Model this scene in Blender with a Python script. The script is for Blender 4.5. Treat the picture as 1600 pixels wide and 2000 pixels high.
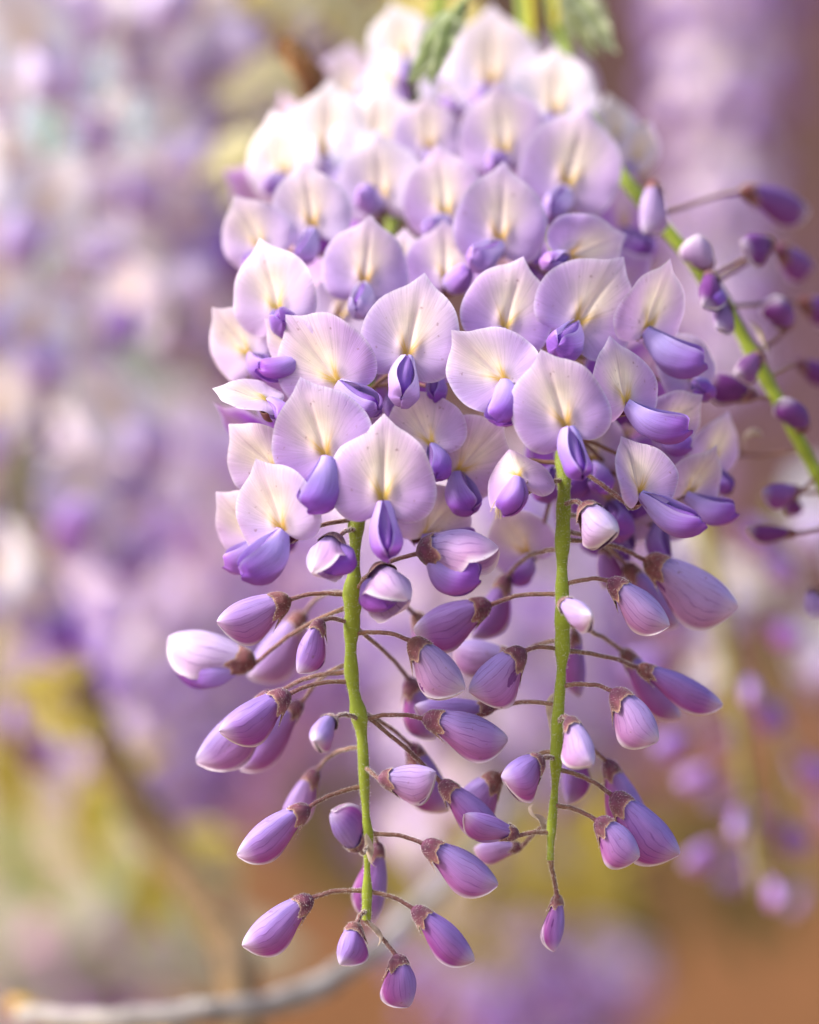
import bpy, math, random
import numpy as np
from mathutils import Vector, Matrix

for o in list(bpy.data.objects):
    bpy.data.objects.remove(o)
scene = bpy.context.scene
R_ = math.radians

# ------------------------------------------------------------------ camera, sky, sun, exposure
DC = 0.6875            # camera to focal plane, metres
ZC = 1.60              # camera height
PX = 0.165 / 1600      # metres per photo pixel at the focal plane
cam_d = bpy.data.cameras.new('camera')
cam = bpy.data.objects.new('camera', cam_d)
scene.collection.objects.link(cam)
cam.location = (0, -DC, ZC)
cam.rotation_euler = (R_(90), 0, 0)
cam_d.sensor_fit = 'HORIZONTAL'
cam_d.sensor_width = 24.0
cam_d.lens = 100.0
cam_d.clip_start = 0.02
cam_d.clip_end = 500.0
cam_d.dof.use_dof = True
cam_d.dof.focus_distance = DC - 0.003
cam_d.dof.aperture_fstop = 3.6
scene.camera = cam

SUN_EL, SUN_AZ = 42.0, -104.0     # azimuth from +Y (away from camera) towards +X; negative = left
world = bpy.data.worlds.new('World')
scene.world = world
world.use_nodes = True
wn = world.node_tree
bg = wn.nodes['Background']
sky = wn.nodes.new('ShaderNodeTexSky')
sky.sky_type = 'NISHITA'
sky.sun_disc = False
sky.sun_elevation = R_(SUN_EL)
sky.sun_rotation = R_(SUN_AZ)
sky.dust_density = 4.0
sky.air_density = 1.0
sky.ozone_density = 1.0
wn.links.new(sky.outputs[0], bg.inputs[0])
bg.inputs[1].default_value = 0.12

sun_d = bpy.data.lights.new('sun', 'SUN')
sun_d.energy = 2.6
sun_d.angle = R_(14)
sun_d.color = (1.0, 0.95, 0.88)
sun = bpy.data.objects.new('sun', sun_d)
scene.collection.objects.link(sun)
sdir = Vector((math.sin(R_(SUN_AZ)) * math.cos(R_(SUN_EL)), math.cos(R_(SUN_AZ)) * math.cos(R_(SUN_EL)), math.sin(R_(SUN_EL))))
sun.rotation_euler = (-sdir).to_track_quat('-Z', 'Y').to_euler()
sun.location = sdir * 5 + Vector((0, 0, ZC))

scene.view_settings.view_transform = 'Standard'
scene.view_settings.look = 'None'
scene.view_settings.gamma = 1.0
scene.view_settings.exposure = 1.16
scene.view_settings.use_curve_mapping = False
scene.render.engine = 'CYCLES'
scene.cycles.max_bounces = 10
scene.cycles.transmission_bounces = 8
scene.cycles.diffuse_bounces = 5

# ------------------------------------------------------------------ helpers
COL = scene.collection
rng = np.random.default_rng(7)
random.seed(7)

def P(x, y, d=0.0):
    k = (DC + d) / DC * PX
    return np.array(((x - 800) * k, d, ZC - (y - 1000) * k))

def kk(d):
    return (DC + d) / DC * PX

def nrm(v):
    v = np.asarray(v, float)
    return v / (np.linalg.norm(v) + 1e-12)

def cr(xs, ys):
    """smooth interpolation (monotone-ish cubic) through points"""
    xs = np.asarray(xs, float); ys = np.asarray(ys, float)
    m = np.gradient(ys, xs)
    def f(t):
        t = np.clip(np.asarray(t, float), xs[0], xs[-1])
        i = np.clip(np.searchsorted(xs, t, side='right') - 1, 0, len(xs) - 2)
        h = xs[i + 1] - xs[i]
        u = (t - xs[i]) / h
        return ((2*u**3 - 3*u**2 + 1) * ys[i] + (u**3 - 2*u**2 + u) * h * m[i]
                + (-2*u**3 + 3*u**2) * ys[i + 1] + (u**3 - u**2) * h * m[i + 1])
    return f

class Buf:
    """collects vertices, faces, colours and surface coordinates of ONE mesh"""
    def __init__(s):
        s.v = []; s.f = []; s.c = []; s.t = []; s.m = []; s.n = 0
    def add(s, v, f, c, t, mi=0):
        v = np.asarray(v, float).reshape(-1, 3)
        n = len(v)
        c = np.broadcast_to(np.asarray(c, float), (n, 3))
        t = np.broadcast_to(np.asarray(t, float), (n, 3))
        s.v.append(v); s.c.append(c); s.t.append(t)
        f = np.asarray(f, int) + s.n
        s.f.append(f); s.m.append(np.full(len(f), mi))
        s.n += n
    def grid(s, v, c, t, mi=0, closed=False):
        v = np.asarray(v, float)
        a, b = v.shape[:2]
        i = np.arange(a - 1)[:, None]; j = np.arange(b if closed else b - 1)[None, :]
        j2 = (j + 1) % b
        f = np.stack([i*b + j, i*b + j2, (i+1)*b + j2, (i+1)*b + j], -1).reshape(-1, 4)
        s.add(v.reshape(-1, 3), f, np.broadcast_to(c, v.shape).reshape(-1, 3), np.broadcast_to(t, v.shape).reshape(-1, 3), mi)
    def mesh(s, name, mats, org, smooth=True):
        me = bpy.data.meshes.new(name)
        v = np.concatenate(s.v) - np.asarray(org)
        faces = []; mi = []
        for f, m in zip(s.f, s.m):
            faces.extend(f.tolist()); mi.extend(m.tolist())
        me.from_pydata(v.tolist(), [], faces)
        for m in mats:
            me.materials.append(m)
        me.polygons.foreach_set('material_index', np.array(mi, dtype=np.int32))
        me.polygons.foreach_set('use_smooth', np.full(len(faces), smooth))
        ca = me.attributes.new('Col', 'FLOAT_COLOR', 'POINT')
        cc = np.concatenate(s.c); cc = np.concatenate([cc, np.ones((len(cc), 1))], 1)
        ca.data.foreach_set('color', cc.astype(np.float32).ravel())
        ta = me.attributes.new('Tx', 'FLOAT_VECTOR', 'POINT')
        ta.data.foreach_set('vector', np.concatenate(s.t).astype(np.float32).ravel())
        me.update()
        return me

ORG = {}
def link(name, me, org, parent=None):
    o = bpy.data.objects.new(name, me)
    COL.objects.link(o)
    org = np.asarray(org, float)
    po = np.zeros(3)
    if parent is not None:
        o.parent = parent
        po = ORG[parent.name]
    o.location = tuple(org - po)
    ORG[o.name] = org
    return o

def build(name, buf, mats, org, parent=None, smooth=True):
    if not isinstance(mats, (list, tuple)):
        mats = [mats]
    return link(name, buf.mesh(name, mats, org, smooth), org, parent)

def tag(o, label=None, cat=None, group=None, kind=None):
    if label: o['label'] = label
    if cat: o['category'] = cat
    if group: o['group'] = group
    if kind: o['kind'] = kind
    return o

# ------------------------------------------------------------------ materials
def newmat(name):
    m = bpy.data.materials.new(name)
    m.use_nodes = True
    n = m.node_tree
    n.nodes.clear()
    return m, n.nodes, n.links

def N(nodes, typ, **kw):
    x = nodes.new(typ)
    for k, v in kw.items():
        setattr(x, k, v)
    return x

def petal_mat(name, transl=0.42, vein=0.35, vein_col=(0.25, 0.05, 0.38), sheen=0.25, vein_scale=26.0, rough=0.5, bump=0.25, bruise=(0.42, 0.20, 0.52)):
    m, nd, lk = newmat(name)
    out = N(nd, 'ShaderNodeOutputMaterial')
    col = N(nd, 'ShaderNodeAttribute', attribute_name='Col')
    tx = N(nd, 'ShaderNodeAttribute', attribute_name='Tx')
    sep = N(nd, 'ShaderNodeSeparateXYZ'); lk.new(tx.outputs['Vector'], sep.inputs[0])
    info = N(nd, 'ShaderNodeObjectInfo')
    # veins : thin lines of nearly constant u, wandering and forking
    geo = N(nd, 'ShaderNodeTexCoord')
    noi = N(nd, 'ShaderNodeTexNoise'); noi.inputs['Scale'].default_value = 170.0; noi.inputs['Detail'].default_value = 2.5
    lk.new(geo.outputs['Object'], noi.inputs['Vector'])
    a = N(nd, 'ShaderNodeMath', operation='MULTIPLY'); lk.new(sep.outputs[0], a.inputs[0]); a.inputs[1].default_value = vein_scale
    b = N(nd, 'ShaderNodeMath', operation='MULTIPLY_ADD'); lk.new(noi.outputs['Fac'], b.inputs[0]); b.inputs[1].default_value = 6.0; lk.new(a.outputs[0], b.inputs[2])
    b2 = N(nd, 'ShaderNodeMath', operation='MULTIPLY_ADD'); lk.new(info.outputs['Random'], b2.inputs[0]); b2.inputs[1].default_value = 6.0; lk.new(b.outputs[0], b2.inputs[2])
    s1 = N(nd, 'ShaderNodeMath', operation='SINE'); lk.new(b2.outputs[0], s1.inputs[0])
    s2 = N(nd, 'ShaderNodeMath', operation='ABSOLUTE'); lk.new(s1.outputs[0], s2.inputs[0])
    r1 = N(nd, 'ShaderNodeMapRange'); lk.new(s2.outputs[0], r1.inputs[0])
    r1.inputs[1].default_value = 0.0; r1.inputs[2].default_value = 0.30; r1.inputs[3].default_value = 1.0; r1.inputs[4].default_value = 0.0
    n2 = N(nd, 'ShaderNodeTexNoise'); n2.inputs['Scale'].default_value = 260.0
    lk.new(geo.outputs['Object'], n2.inputs['Vector'])
    r2 = N(nd, 'ShaderNodeMapRange'); lk.new(n2.outputs['Fac'], r2.inputs[0])
    r2.inputs[1].default_value = 0.38; r2.inputs[2].default_value = 0.62; r2.inputs[3].default_value = 0.15; r2.inputs[4].default_value = 1.0
    vm = N(nd, 'ShaderNodeMath', operation='MULTIPLY'); lk.new(r1.outputs[0], vm.inputs[0]); lk.new(r2.outputs[0], vm.inputs[1])
    vm2 = N(nd, 'ShaderNodeMath', operation='MULTIPLY'); lk.new(vm.outputs[0], vm2.inputs[0]); lk.new(sep.outputs[2], vm2.inputs[1])
    vm3 = N(nd, 'ShaderNodeMath', operation='MULTIPLY'); lk.new(vm2.outputs[0], vm3.inputs[0]); vm3.inputs[1].default_value = vein
    mixv = N(nd, 'ShaderNodeMix', data_type='RGBA'); lk.new(vm3.outputs[0], mixv.inputs[0])
    # blotchy pigment
    n3 = N(nd, 'ShaderNodeTexNoise'); n3.inputs['Scale'].default_value = 190.0; n3.inputs['Detail'].default_value = 4.0
    lk.new(geo.outputs['Object'], n3.inputs['Vector'])
    hs = N(nd, 'ShaderNodeHueSaturation')
    hr = N(nd, 'ShaderNodeMapRange'); lk.new(info.outputs['Random'], hr.inputs[0]); hr.inputs[3].default_value = 0.492; hr.inputs[4].default_value = 0.512
    lk.new(hr.outputs[0], hs.inputs['Hue'])
    vr = N(nd, 'ShaderNodeMapRange'); lk.new(n3.outputs['Fac'], vr.inputs[0]); vr.inputs[1].default_value = 0.3; vr.inputs[2].default_value = 0.7
    vr.inputs[3].default_value = 0.90; vr.inputs[4].default_value = 1.08
    lk.new(vr.outputs[0], hs.inputs['Value'])
    lk.new(col.outputs['Color'], hs.inputs['Color'])
    nsp = N(nd, 'ShaderNodeTexNoise'); nsp.inputs['Scale'].default_value = 900.0; nsp.inputs['Detail'].default_value = 2.0
    lk.new(geo.outputs['Object'], nsp.inputs['Vector'])
    rsp = N(nd, 'ShaderNodeMapRange'); lk.new(nsp.outputs['Fac'], rsp.inputs[0]); rsp.inputs[1].default_value = 0.70; rsp.inputs[2].default_value = 0.76; rsp.inputs[4].default_value = 0.55
    nbr = N(nd, 'ShaderNodeTexNoise'); nbr.inputs['Scale'].default_value = 95.0; nbr.inputs['Detail'].default_value = 3.0
    lk.new(geo.outputs['Object'], nbr.inputs['Vector'])
    rbr = N(nd, 'ShaderNodeMapRange'); lk.new(nbr.outputs['Fac'], rbr.inputs[0]); rbr.inputs[1].default_value = 0.52; rbr.inputs[2].default_value = 0.72; rbr.inputs[4].default_value = 0.30
    msp = N(nd, 'ShaderNodeMix', data_type='RGBA'); lk.new(rsp.outputs[0], msp.inputs[0]); msp.inputs[7].default_value = (0.26, 0.12, 0.16, 1)
    mbr = N(nd, 'ShaderNodeMix', data_type='RGBA'); lk.new(rbr.outputs[0], mbr.inputs[0]); mbr.inputs[7].default_value = (*bruise, 1)
    lk.new(hs.outputs[0], mbr.inputs[6]); lk.new(mbr.outputs[2], msp.inputs[6])
    lk.new(msp.outputs[2], mixv.inputs[6]); mixv.inputs[7].default_value = (*vein_col, 1)
    pr = N(nd, 'ShaderNodeBsdfPrincipled')
    lk.new(mixv.outputs[2], pr.inputs['Base Color'])
    pr.inputs['Roughness'].default_value = rough
    pr.inputs['Specular IOR Level'].default_value = 0.3
    pr.inputs['Sheen Weight'].default_value = sheen
    pr.inputs['Sheen Roughness'].default_value = 0.4
    tr = N(nd, 'ShaderNodeBsdfTranslucent'); lk.new(mixv.outputs[2], tr.inputs['Color'])
    bp = N(nd, 'ShaderNodeBump'); bp.inputs['Strength'].default_value = bump; bp.inputs['Distance'].default_value = 0.0004
    fb = N(nd, 'ShaderNodeMath', operation='MULTIPLY'); lk.new(sep.outputs[0], fb.inputs[0]); fb.inputs[1].default_value = 60.0
    cb = N(nd, 'ShaderNodeCombineXYZ'); lk.new(fb.outputs[0], cb.inputs[0]); lk.new(sep.outputs[1], cb.inputs[1]); lk.new(info.outputs['Random'], cb.inputs[2])
    nf_ = N(nd, 'ShaderNodeTexNoise'); nf_.inputs['Scale'].default_value = 1.3; nf_.inputs['Detail'].default_value = 4.0; lk.new(cb.outputs[0], nf_.inputs['Vector'])
    vadd = N(nd, 'ShaderNodeMath', operation='MULTIPLY_ADD'); lk.new(nf_.outputs['Fac'], vadd.inputs[0]); vadd.inputs[1].default_value = 0.9; lk.new(vr.outputs[0], vadd.inputs[2])
    vsub = N(nd, 'ShaderNodeMath', operation='SUBTRACT'); lk.new(vadd.outputs[0], vsub.inputs[0]); vsub.inputs[1].default_value = 0.45
    lk.new(vsub.outputs[0], hs.inputs['Value'])
    ba = N(nd, 'ShaderNodeMath', operation='MULTIPLY_ADD'); lk.new(vm2.outputs[0], ba.inputs[0]); ba.inputs[1].default_value = -0.8; lk.new(n3.outputs['Fac'], ba.inputs[2])
    lk.new(ba.outputs[0], bp.inputs['Height']); lk.new(bp.outputs[0], pr.inputs['Normal'])
    mx = N(nd, 'ShaderNodeMixShader'); mx.inputs[0].default_value = transl
    lk.new(pr.outputs[0], mx.inputs[1]); lk.new(tr.outputs[0], mx.inputs[2])
    lk.new(mx.outputs[0], out.inputs[0])
    return m

def plant_mat(name, transl=0.0, sheen=0.6, rough=0.6, scale=300.0, lo=0.75, hi=1.2, bump=0.2, dist=0.0003):
    m, nd, lk = newmat(name)
    out = N(nd, 'ShaderNodeOutputMaterial')
    col = N(nd, 'ShaderNodeAttribute', attribute_name='Col')
    geo = N(nd, 'ShaderNodeTexCoord')
    n3 = N(nd, 'ShaderNodeTexNoise'); n3.inputs['Scale'].default_value = scale; n3.inputs['Detail'].default_value = 5.0
    lk.new(geo.outputs['Object'], n3.inputs['Vector'])
    vr = N(nd, 'ShaderNodeMapRange'); lk.new(n3.outputs['Fac'], vr.inputs[0]); vr.inputs[1].default_value = 0.3; vr.inputs[2].default_value = 0.7
    vr.inputs[3].default_value = lo; vr.inputs[4].default_value = hi
    hs = N(nd, 'ShaderNodeHueSaturation'); lk.new(vr.outputs[0], hs.inputs['Value']); lk.new(col.outputs['Color'], hs.inputs['Color'])
    pr = N(nd, 'ShaderNodeBsdfPrincipled')
    lk.new(hs.outputs[0], pr.inputs['Base Color'])
    pr.inputs['Roughness'].default_value = rough
    pr.inputs['Specular IOR Level'].default_value = 0.25
    pr.inputs['Sheen Weight'].default_value = sheen
    pr.inputs['Sheen Roughness'].default_value = 0.5
    bp = N(nd, 'ShaderNodeBump'); bp.inputs['Strength'].default_value = bump; bp.inputs['Distance'].default_value = dist
    lk.new(n3.outputs['Fac'], bp.inputs['Height']); lk.new(bp.outputs[0], pr.inputs['Normal'])
    if transl > 0:
        tr = N(nd, 'ShaderNodeBsdfTranslucent'); lk.new(hs.outputs[0], tr.inputs['Color'])
        mx = N(nd, 'ShaderNodeMixShader'); mx.inputs[0].default_value = transl
        lk.new(pr.outputs[0], mx.inputs[1]); lk.new(tr.outputs[0], mx.inputs[2]); lk.new(mx.outputs[0], out.inputs[0])
    else:
        lk.new(pr.outputs[0], out.inputs[0])
    return m

def mottled_mat(name, c0, c1, c2, scale, detail=5.0, bump=0.5, dist=0.01):
    m, nd, lk = newmat(name)
    out = N(nd, 'ShaderNodeOutputMaterial')
    geo = N(nd, 'ShaderNodeTexCoord')
    n1 = N(nd, 'ShaderNodeTexNoise'); n1.inputs['Scale'].default_value = scale; n1.inputs['Detail'].default_value = detail
    n2 = N(nd, 'ShaderNodeTexNoise'); n2.inputs['Scale'].default_value = scale * 9; n2.inputs['Detail'].default_value = 6
    lk.new(geo.outputs['Object'], n1.inputs['Vector']); lk.new(geo.outputs['Object'], n2.inputs['Vector'])
    rp = N(nd, 'ShaderNodeValToRGB')
    e = rp.color_ramp.elements
    e[0].position = 0.36; e[0].color = (*c0, 1); e[1].position = 0.64; e[1].color = (*c2, 1)
    k = e.new(0.5); k.color = (*c1, 1)
    lk.new(n1.outputs['Fac'], rp.inputs[0])
    vr = N(nd, 'ShaderNodeMapRange'); lk.new(n2.outputs['Fac'], vr.inputs[0]); vr.inputs[1].default_value = 0.3; vr.inputs[2].default_value = 0.7
    vr.inputs[3].default_value = 0.75; vr.inputs[4].default_value = 1.25
    hs = N(nd, 'ShaderNodeHueSaturation'); lk.new(vr.outputs[0], hs.inputs['Value']); lk.new(rp.outputs[0], hs.inputs['Color'])
    pr = N(nd, 'ShaderNodeBsdfPrincipled'); lk.new(hs.outputs[0], pr.inputs['Base Color']); pr.inputs['Roughness'].default_value = 0.9
    bp = N(nd, 'ShaderNodeBump'); bp.inputs['Strength'].default_value = bump; bp.inputs['Distance'].default_value = dist
    lk.new(n2.outputs['Fac'], bp.inputs['Height']); lk.new(bp.outputs[0], pr.inputs['Normal'])
    lk.new(pr.outputs[0], out.inputs[0])
    return m

M_BAN = petal_mat('banner_petal', 0.30, 0.22, (0.42, 0.20, 0.52), 0.0, 22.0)
M_WING = petal_mat('wing_petal', 0.26, 0.40, (0.14, 0.015, 0.28), 0.08, 13.0)
M_BUD = petal_mat('bud_petal', 0.30, 0.75, (0.17, 0.03, 0.32), 0.12, 9.0)
M_CAL = plant_mat('calyx', 0.08, 0.25, 0.65, 700.0, 0.6, 1.4, 0.35)
M_STEM = plant_mat('green_stem', 0.15, 0.25, 0.55, 350.0, 0.85, 1.15, 0.2)
M_PED = plant_mat('pedicel', 0.08, 0.25, 0.6, 500.0, 0.75, 1.25, 0.25)
M_FUZZ = plant_mat('silky_hair', 0.5, 0.0, 0.5, 100.0, 0.95, 1.05, 0.0)
M_LEAF = plant_mat('young_leaf', 0.45, 0.5, 0.5, 260.0, 0.8, 1.2, 0.3)
M_BARK = plant_mat('bark', 0.0, 0.1, 0.9, 160.0, 0.55, 1.5, 1.0, 0.002)
M_DRY = plant_mat('dry_bract', 0.3, 0.3, 0.7, 500.0, 0.7, 1.3, 0.3)
M_STAMEN = plant_mat('stamen', 0.3, 0.0, 0.5)

# ------------------------------------------------------------------ geometry of the plant parts
def frame_tube(pts):
    pts = np.asarray(pts, float)
    t = np.gradient(pts, axis=0)
    t /= np.linalg.norm(t, axis=1)[:, None] + 1e-12
    a = np.array((0.0, 1.0, 0.0)) if abs(t[0][1]) < 0.9 else np.array((1.0, 0, 0))
    u = nrm(np.cross(t[0], a)); us = [u]
    for i in range(1, len(pts)):
        u = us[-1] - t[i] * np.dot(us[-1], t[i])
        us.append(nrm(u))
    us = np.array(us); ws = np.cross(t, us)
    return t, us, ws

def tube(buf, pts, rad, c, seg=10, mi=0, c2=None):
    pts = np.asarray(pts, float)
    n = len(pts)
    rad = np.broadcast_to(np.asarray(rad, float), (n,)) if np.ndim(rad) < 2 else np.asarray(rad)
    t, u, w = frame_tube(pts)
    ph = np.linspace(0, 2*np.pi, seg, endpoint=False)
    r = rad[:, None, None] if rad.ndim == 1 else rad[:, :, None]
    v = pts[:, None, :] + r * (np.cos(ph)[None, :, None] * u[:, None, :] + np.sin(ph)[None, :, None] * w[:, None, :])
    c = np.asarray(c, float)
    if c2 is not None:
        f = np.linspace(0, 1, n)[:, None, None]
        cc = c * (1 - f) + np.asarray(c2, float) * f
        cc = np.broadcast_to(cc, v.shape)
    else:
        cc = np.broadcast_to(c, v.shape)
    tt = np.zeros(v.shape); tt[..., 0] = ph[None, :]; tt[..., 1] = np.linspace(0, 1, n)[:, None]
    buf.grid(v, cc, tt, mi, closed=True)
    # caps
    for k in (0, n - 1):
        ring = v[k]
        buf.add(np.concatenate([ring, [pts[k]]]), [[i, (i+1) % seg, seg] if k == 0 else [(i+1) % seg, i, seg] for i in range(seg)], cc[k, 0], (0, 0, 0), mi)
    return t, u, w

def spline(pts, n):
    pts = np.asarray(pts, float)
    d = np.concatenate([[0], np.cumsum(np.linalg.norm(np.diff(pts, axis=0), axis=1))])
    d /= d[-1]
    t = np.linspace(0, 1, n)
    return np.stack([cr(d, pts[:, k])(t) for k in range(3)], 1)

def hairs(buf, p, nv, ln, wd, c=(0.95, 0.93, 0.90), mi=1):
    """thin triangles standing on a surface"""
    n = len(p)
    if n == 0: return
    tilt = rng.normal(0, 0.45, (n, 3))
    dr = nv + tilt; dr /= np.linalg.norm(dr, axis=1)[:, None] + 1e-9
    side = np.cross(dr, rng.normal(0, 1, (n, 3))); side /= np.linalg.norm(side, axis=1)[:, None] + 1e-9
    L = ln * rng.uniform(0.5, 1.3, n)[:, None]
    v = np.stack([p - side * wd, p + side * wd, p + dr * L], 1).reshape(-1, 3)
    f = np.arange(3 * n).reshape(-1, 3)
    buf.add(v, f, c, (0, 0, 0), mi)

def tube_hairs(buf, pts, rad, n, ln, wd):
    pts = np.asarray(pts); t, u, w = frame_tube(pts)
    x = rng.uniform(0, len(pts) - 1.001, n); i = x.astype(int); f = (x - i)[:, None]
    ph = rng.uniform(0, 2*np.pi, n)[:, None]
    c = pts[i] * (1 - f) + pts[i + 1] * f
    nv = np.cos(ph) * u[i] + np.sin(ph) * w[i]
    r = np.broadcast_to(rad, (len(pts),))[i][:, None]
    hairs(buf, c + nv * r * 0.97, nv, ln, wd)

_bR = cr([0, 4, 10, 20, 35, 52, 70, 90, 110, 130, 146, 158], [.82, .765, .705, .668, .632, .578, .535, .49, .435, .345, .24, .15])
LILAC = np.array((0.53, 0.34, 0.71)); CREAM = np.array((0.86, 0.74, 0.64)); YEL = np.array((0.66, 0.42, 0.02))

def banner(buf, base, Rm, W, rs, cup=0.10, fold=0.0, tipc=0.15, wave=0.02, pale=0.0, NA=69, NR=19, asym=0.0, lean=0.0):
    """broad reflexed standard petal; local x right, y away from the viewer, z up to the tip; W = width"""
    th = np.radians(np.linspace(-158, 158, NA))
    ph0, ph1, ph2 = rs.uniform(0, 6.28, 3)
    rad = _bR(np.degrees(np.abs(th))) * (1 + 0.03 * np.sin(2 * th + ph0) + 0.015 * np.sin(5 * th + ph1))
    rr = np.linspace(0.0, 1, NR) ** 0.9
    r = rr[:, None] * rad[None, :]
    x = r * np.sin(th)[None, :] * (1 + asym * np.sign(np.sin(th))[None, :])
    z = r * np.cos(th)[None, :]
    e = rr[:, None]
    y = np.zeros_like(x)
    k1, k2, k3 = rs.normal(0, 1, 3)
    y += -cup * (x**2 + 0.5 * np.maximum(z, 0)**2) * 2.2
    y += 0.16 * k1 * x * z + 0.22 * k2 * x**3 + 0.10 * k3 * np.maximum(z - 0.3, 0) * x
    y += fold * np.abs(x)
    y += 0.022 * np.exp(-(x / 0.028)**2) * np.clip(z / 0.15, 0, 1) * np.clip((0.85 - z) / 0.2, 0, 1)
    y += -0.035 * np.exp(-((np.abs(x) - 0.08) / 0.05)**2 - ((z - 0.08) / 0.10)**2)
    y += 0.10 * e**6 * (0.6 + 0.4 * np.sin(th * 2 + ph2))          # margin rolls back a little
    y += tipc * np.clip(z - 0.45, 0, 1)**2 * 2.5
    y += lean * np.maximum(z, 0)**2
    y += wave * e**3 * (np.sin(3 * th + ph0) + 0.35 * np.sin(7 * th + ph1)) + 0.004 * e**6 * np.sin(13 * th + ph2)
    v = np.stack([x, y, z], -1) * W
    v = v @ Rm.T + base
    # pigment; pale and the whitened margin also carry painted sunlight
    m = np.exp(-(x / (0.16 + 0.20 * np.clip(z, 0, 1)))**2 * 0.9) * np.clip(1.05 - np.abs(z - 0.28) / 0.55, 0, 1)
    m = np.clip(m * 1.15, 0, 1)[..., None]
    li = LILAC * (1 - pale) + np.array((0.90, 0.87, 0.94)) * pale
    st = 0.5 + 0.5 * np.sin(th * 31 + ph1) * np.sin(th * 17 + ph0)
    lic = li[None, None] * (1 - 0.06 * (st[None, :, None] * e[..., None]))
    lic = np.clip(lic, 0.02, 1)
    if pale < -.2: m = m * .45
    c = lic * (1 - m) + CREAM * m
    zz = np.clip(z, 0, 1)
    ln = np.abs(np.abs(x) - (0.015 + 0.42 * zz))
    ye = np.exp(-(ln / (0.034 + 0.09 * zz))**2) * np.clip(1.25 - zz / 0.21, 0, 1) * (z > -0.03)
    ye = ye + 0.8 * np.exp(-(x / 0.05)**2 - (z / 0.06)**2)
    ye = np.clip(ye * (0.85 + 0.3 * np.sin(th * 23 + ph2)[None, :]), 0, 0.95)[..., None]
    c = c * (1 - ye) + YEL * ye
    br = np.exp(-(r / 0.045)**2)[..., None]
    c = c * (1 - 0.7 * br) + np.array((0.35, 0.22, 0.10)) * 0.7 * br
    rib = (np.exp(-(x / 0.012)**2) * np.clip((z - 0.06) / 0.1, 0, 1) * np.clip((0.75 - z) / 0.3, 0, 1) * 0.30)[..., None]
    c = c * (1 - rib) + np.array((0.42, 0.26, 0.42)) * rib
    ed = (np.clip((e - 0.93) / 0.07, 0, 1) * 0.45)[..., None]  # margin whitened: its own pale edge plus painted rim light
    c = c * (1 - ed) + np.array((0.85, 0.82, 0.90)) * ed
    t = np.zeros(v.shape); t[..., 0] = th[None, :] * 1.0; t[..., 1] = e; t[..., 2] = np.clip(e * 1.3 - 0.2, 0, 1) * (1 - m[..., 0])
    buf.grid(v, c, t)

_wH = cr([0, .1, .25, .45, .65, .8, .91, .97, 1], [.17, .25, .36, .45, .48, .45, .34, .19, .02])
_wT = cr([0, .1, .25, .45, .65, .8, .91, .97, 1], [.15, .22, .30, .35, .36, .33, .24, .13, .01])
BLUEV = np.array((0.46, 0.36, 0.82)); VIOL = np.array((0.28, 0.085, 0.56)); MAG = np.array((0.42, 0.10, 0.50))

def axes(xd, up):
    X = nrm(xd); Z = np.asarray(up, float) - X * np.dot(up, X); Z = nrm(Z)
    if np.linalg.norm(Z) < 0.5: Z = nrm(np.cross(X, (0, 1, 0.1)))
    return X, np.cross(Z, X), Z

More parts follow.
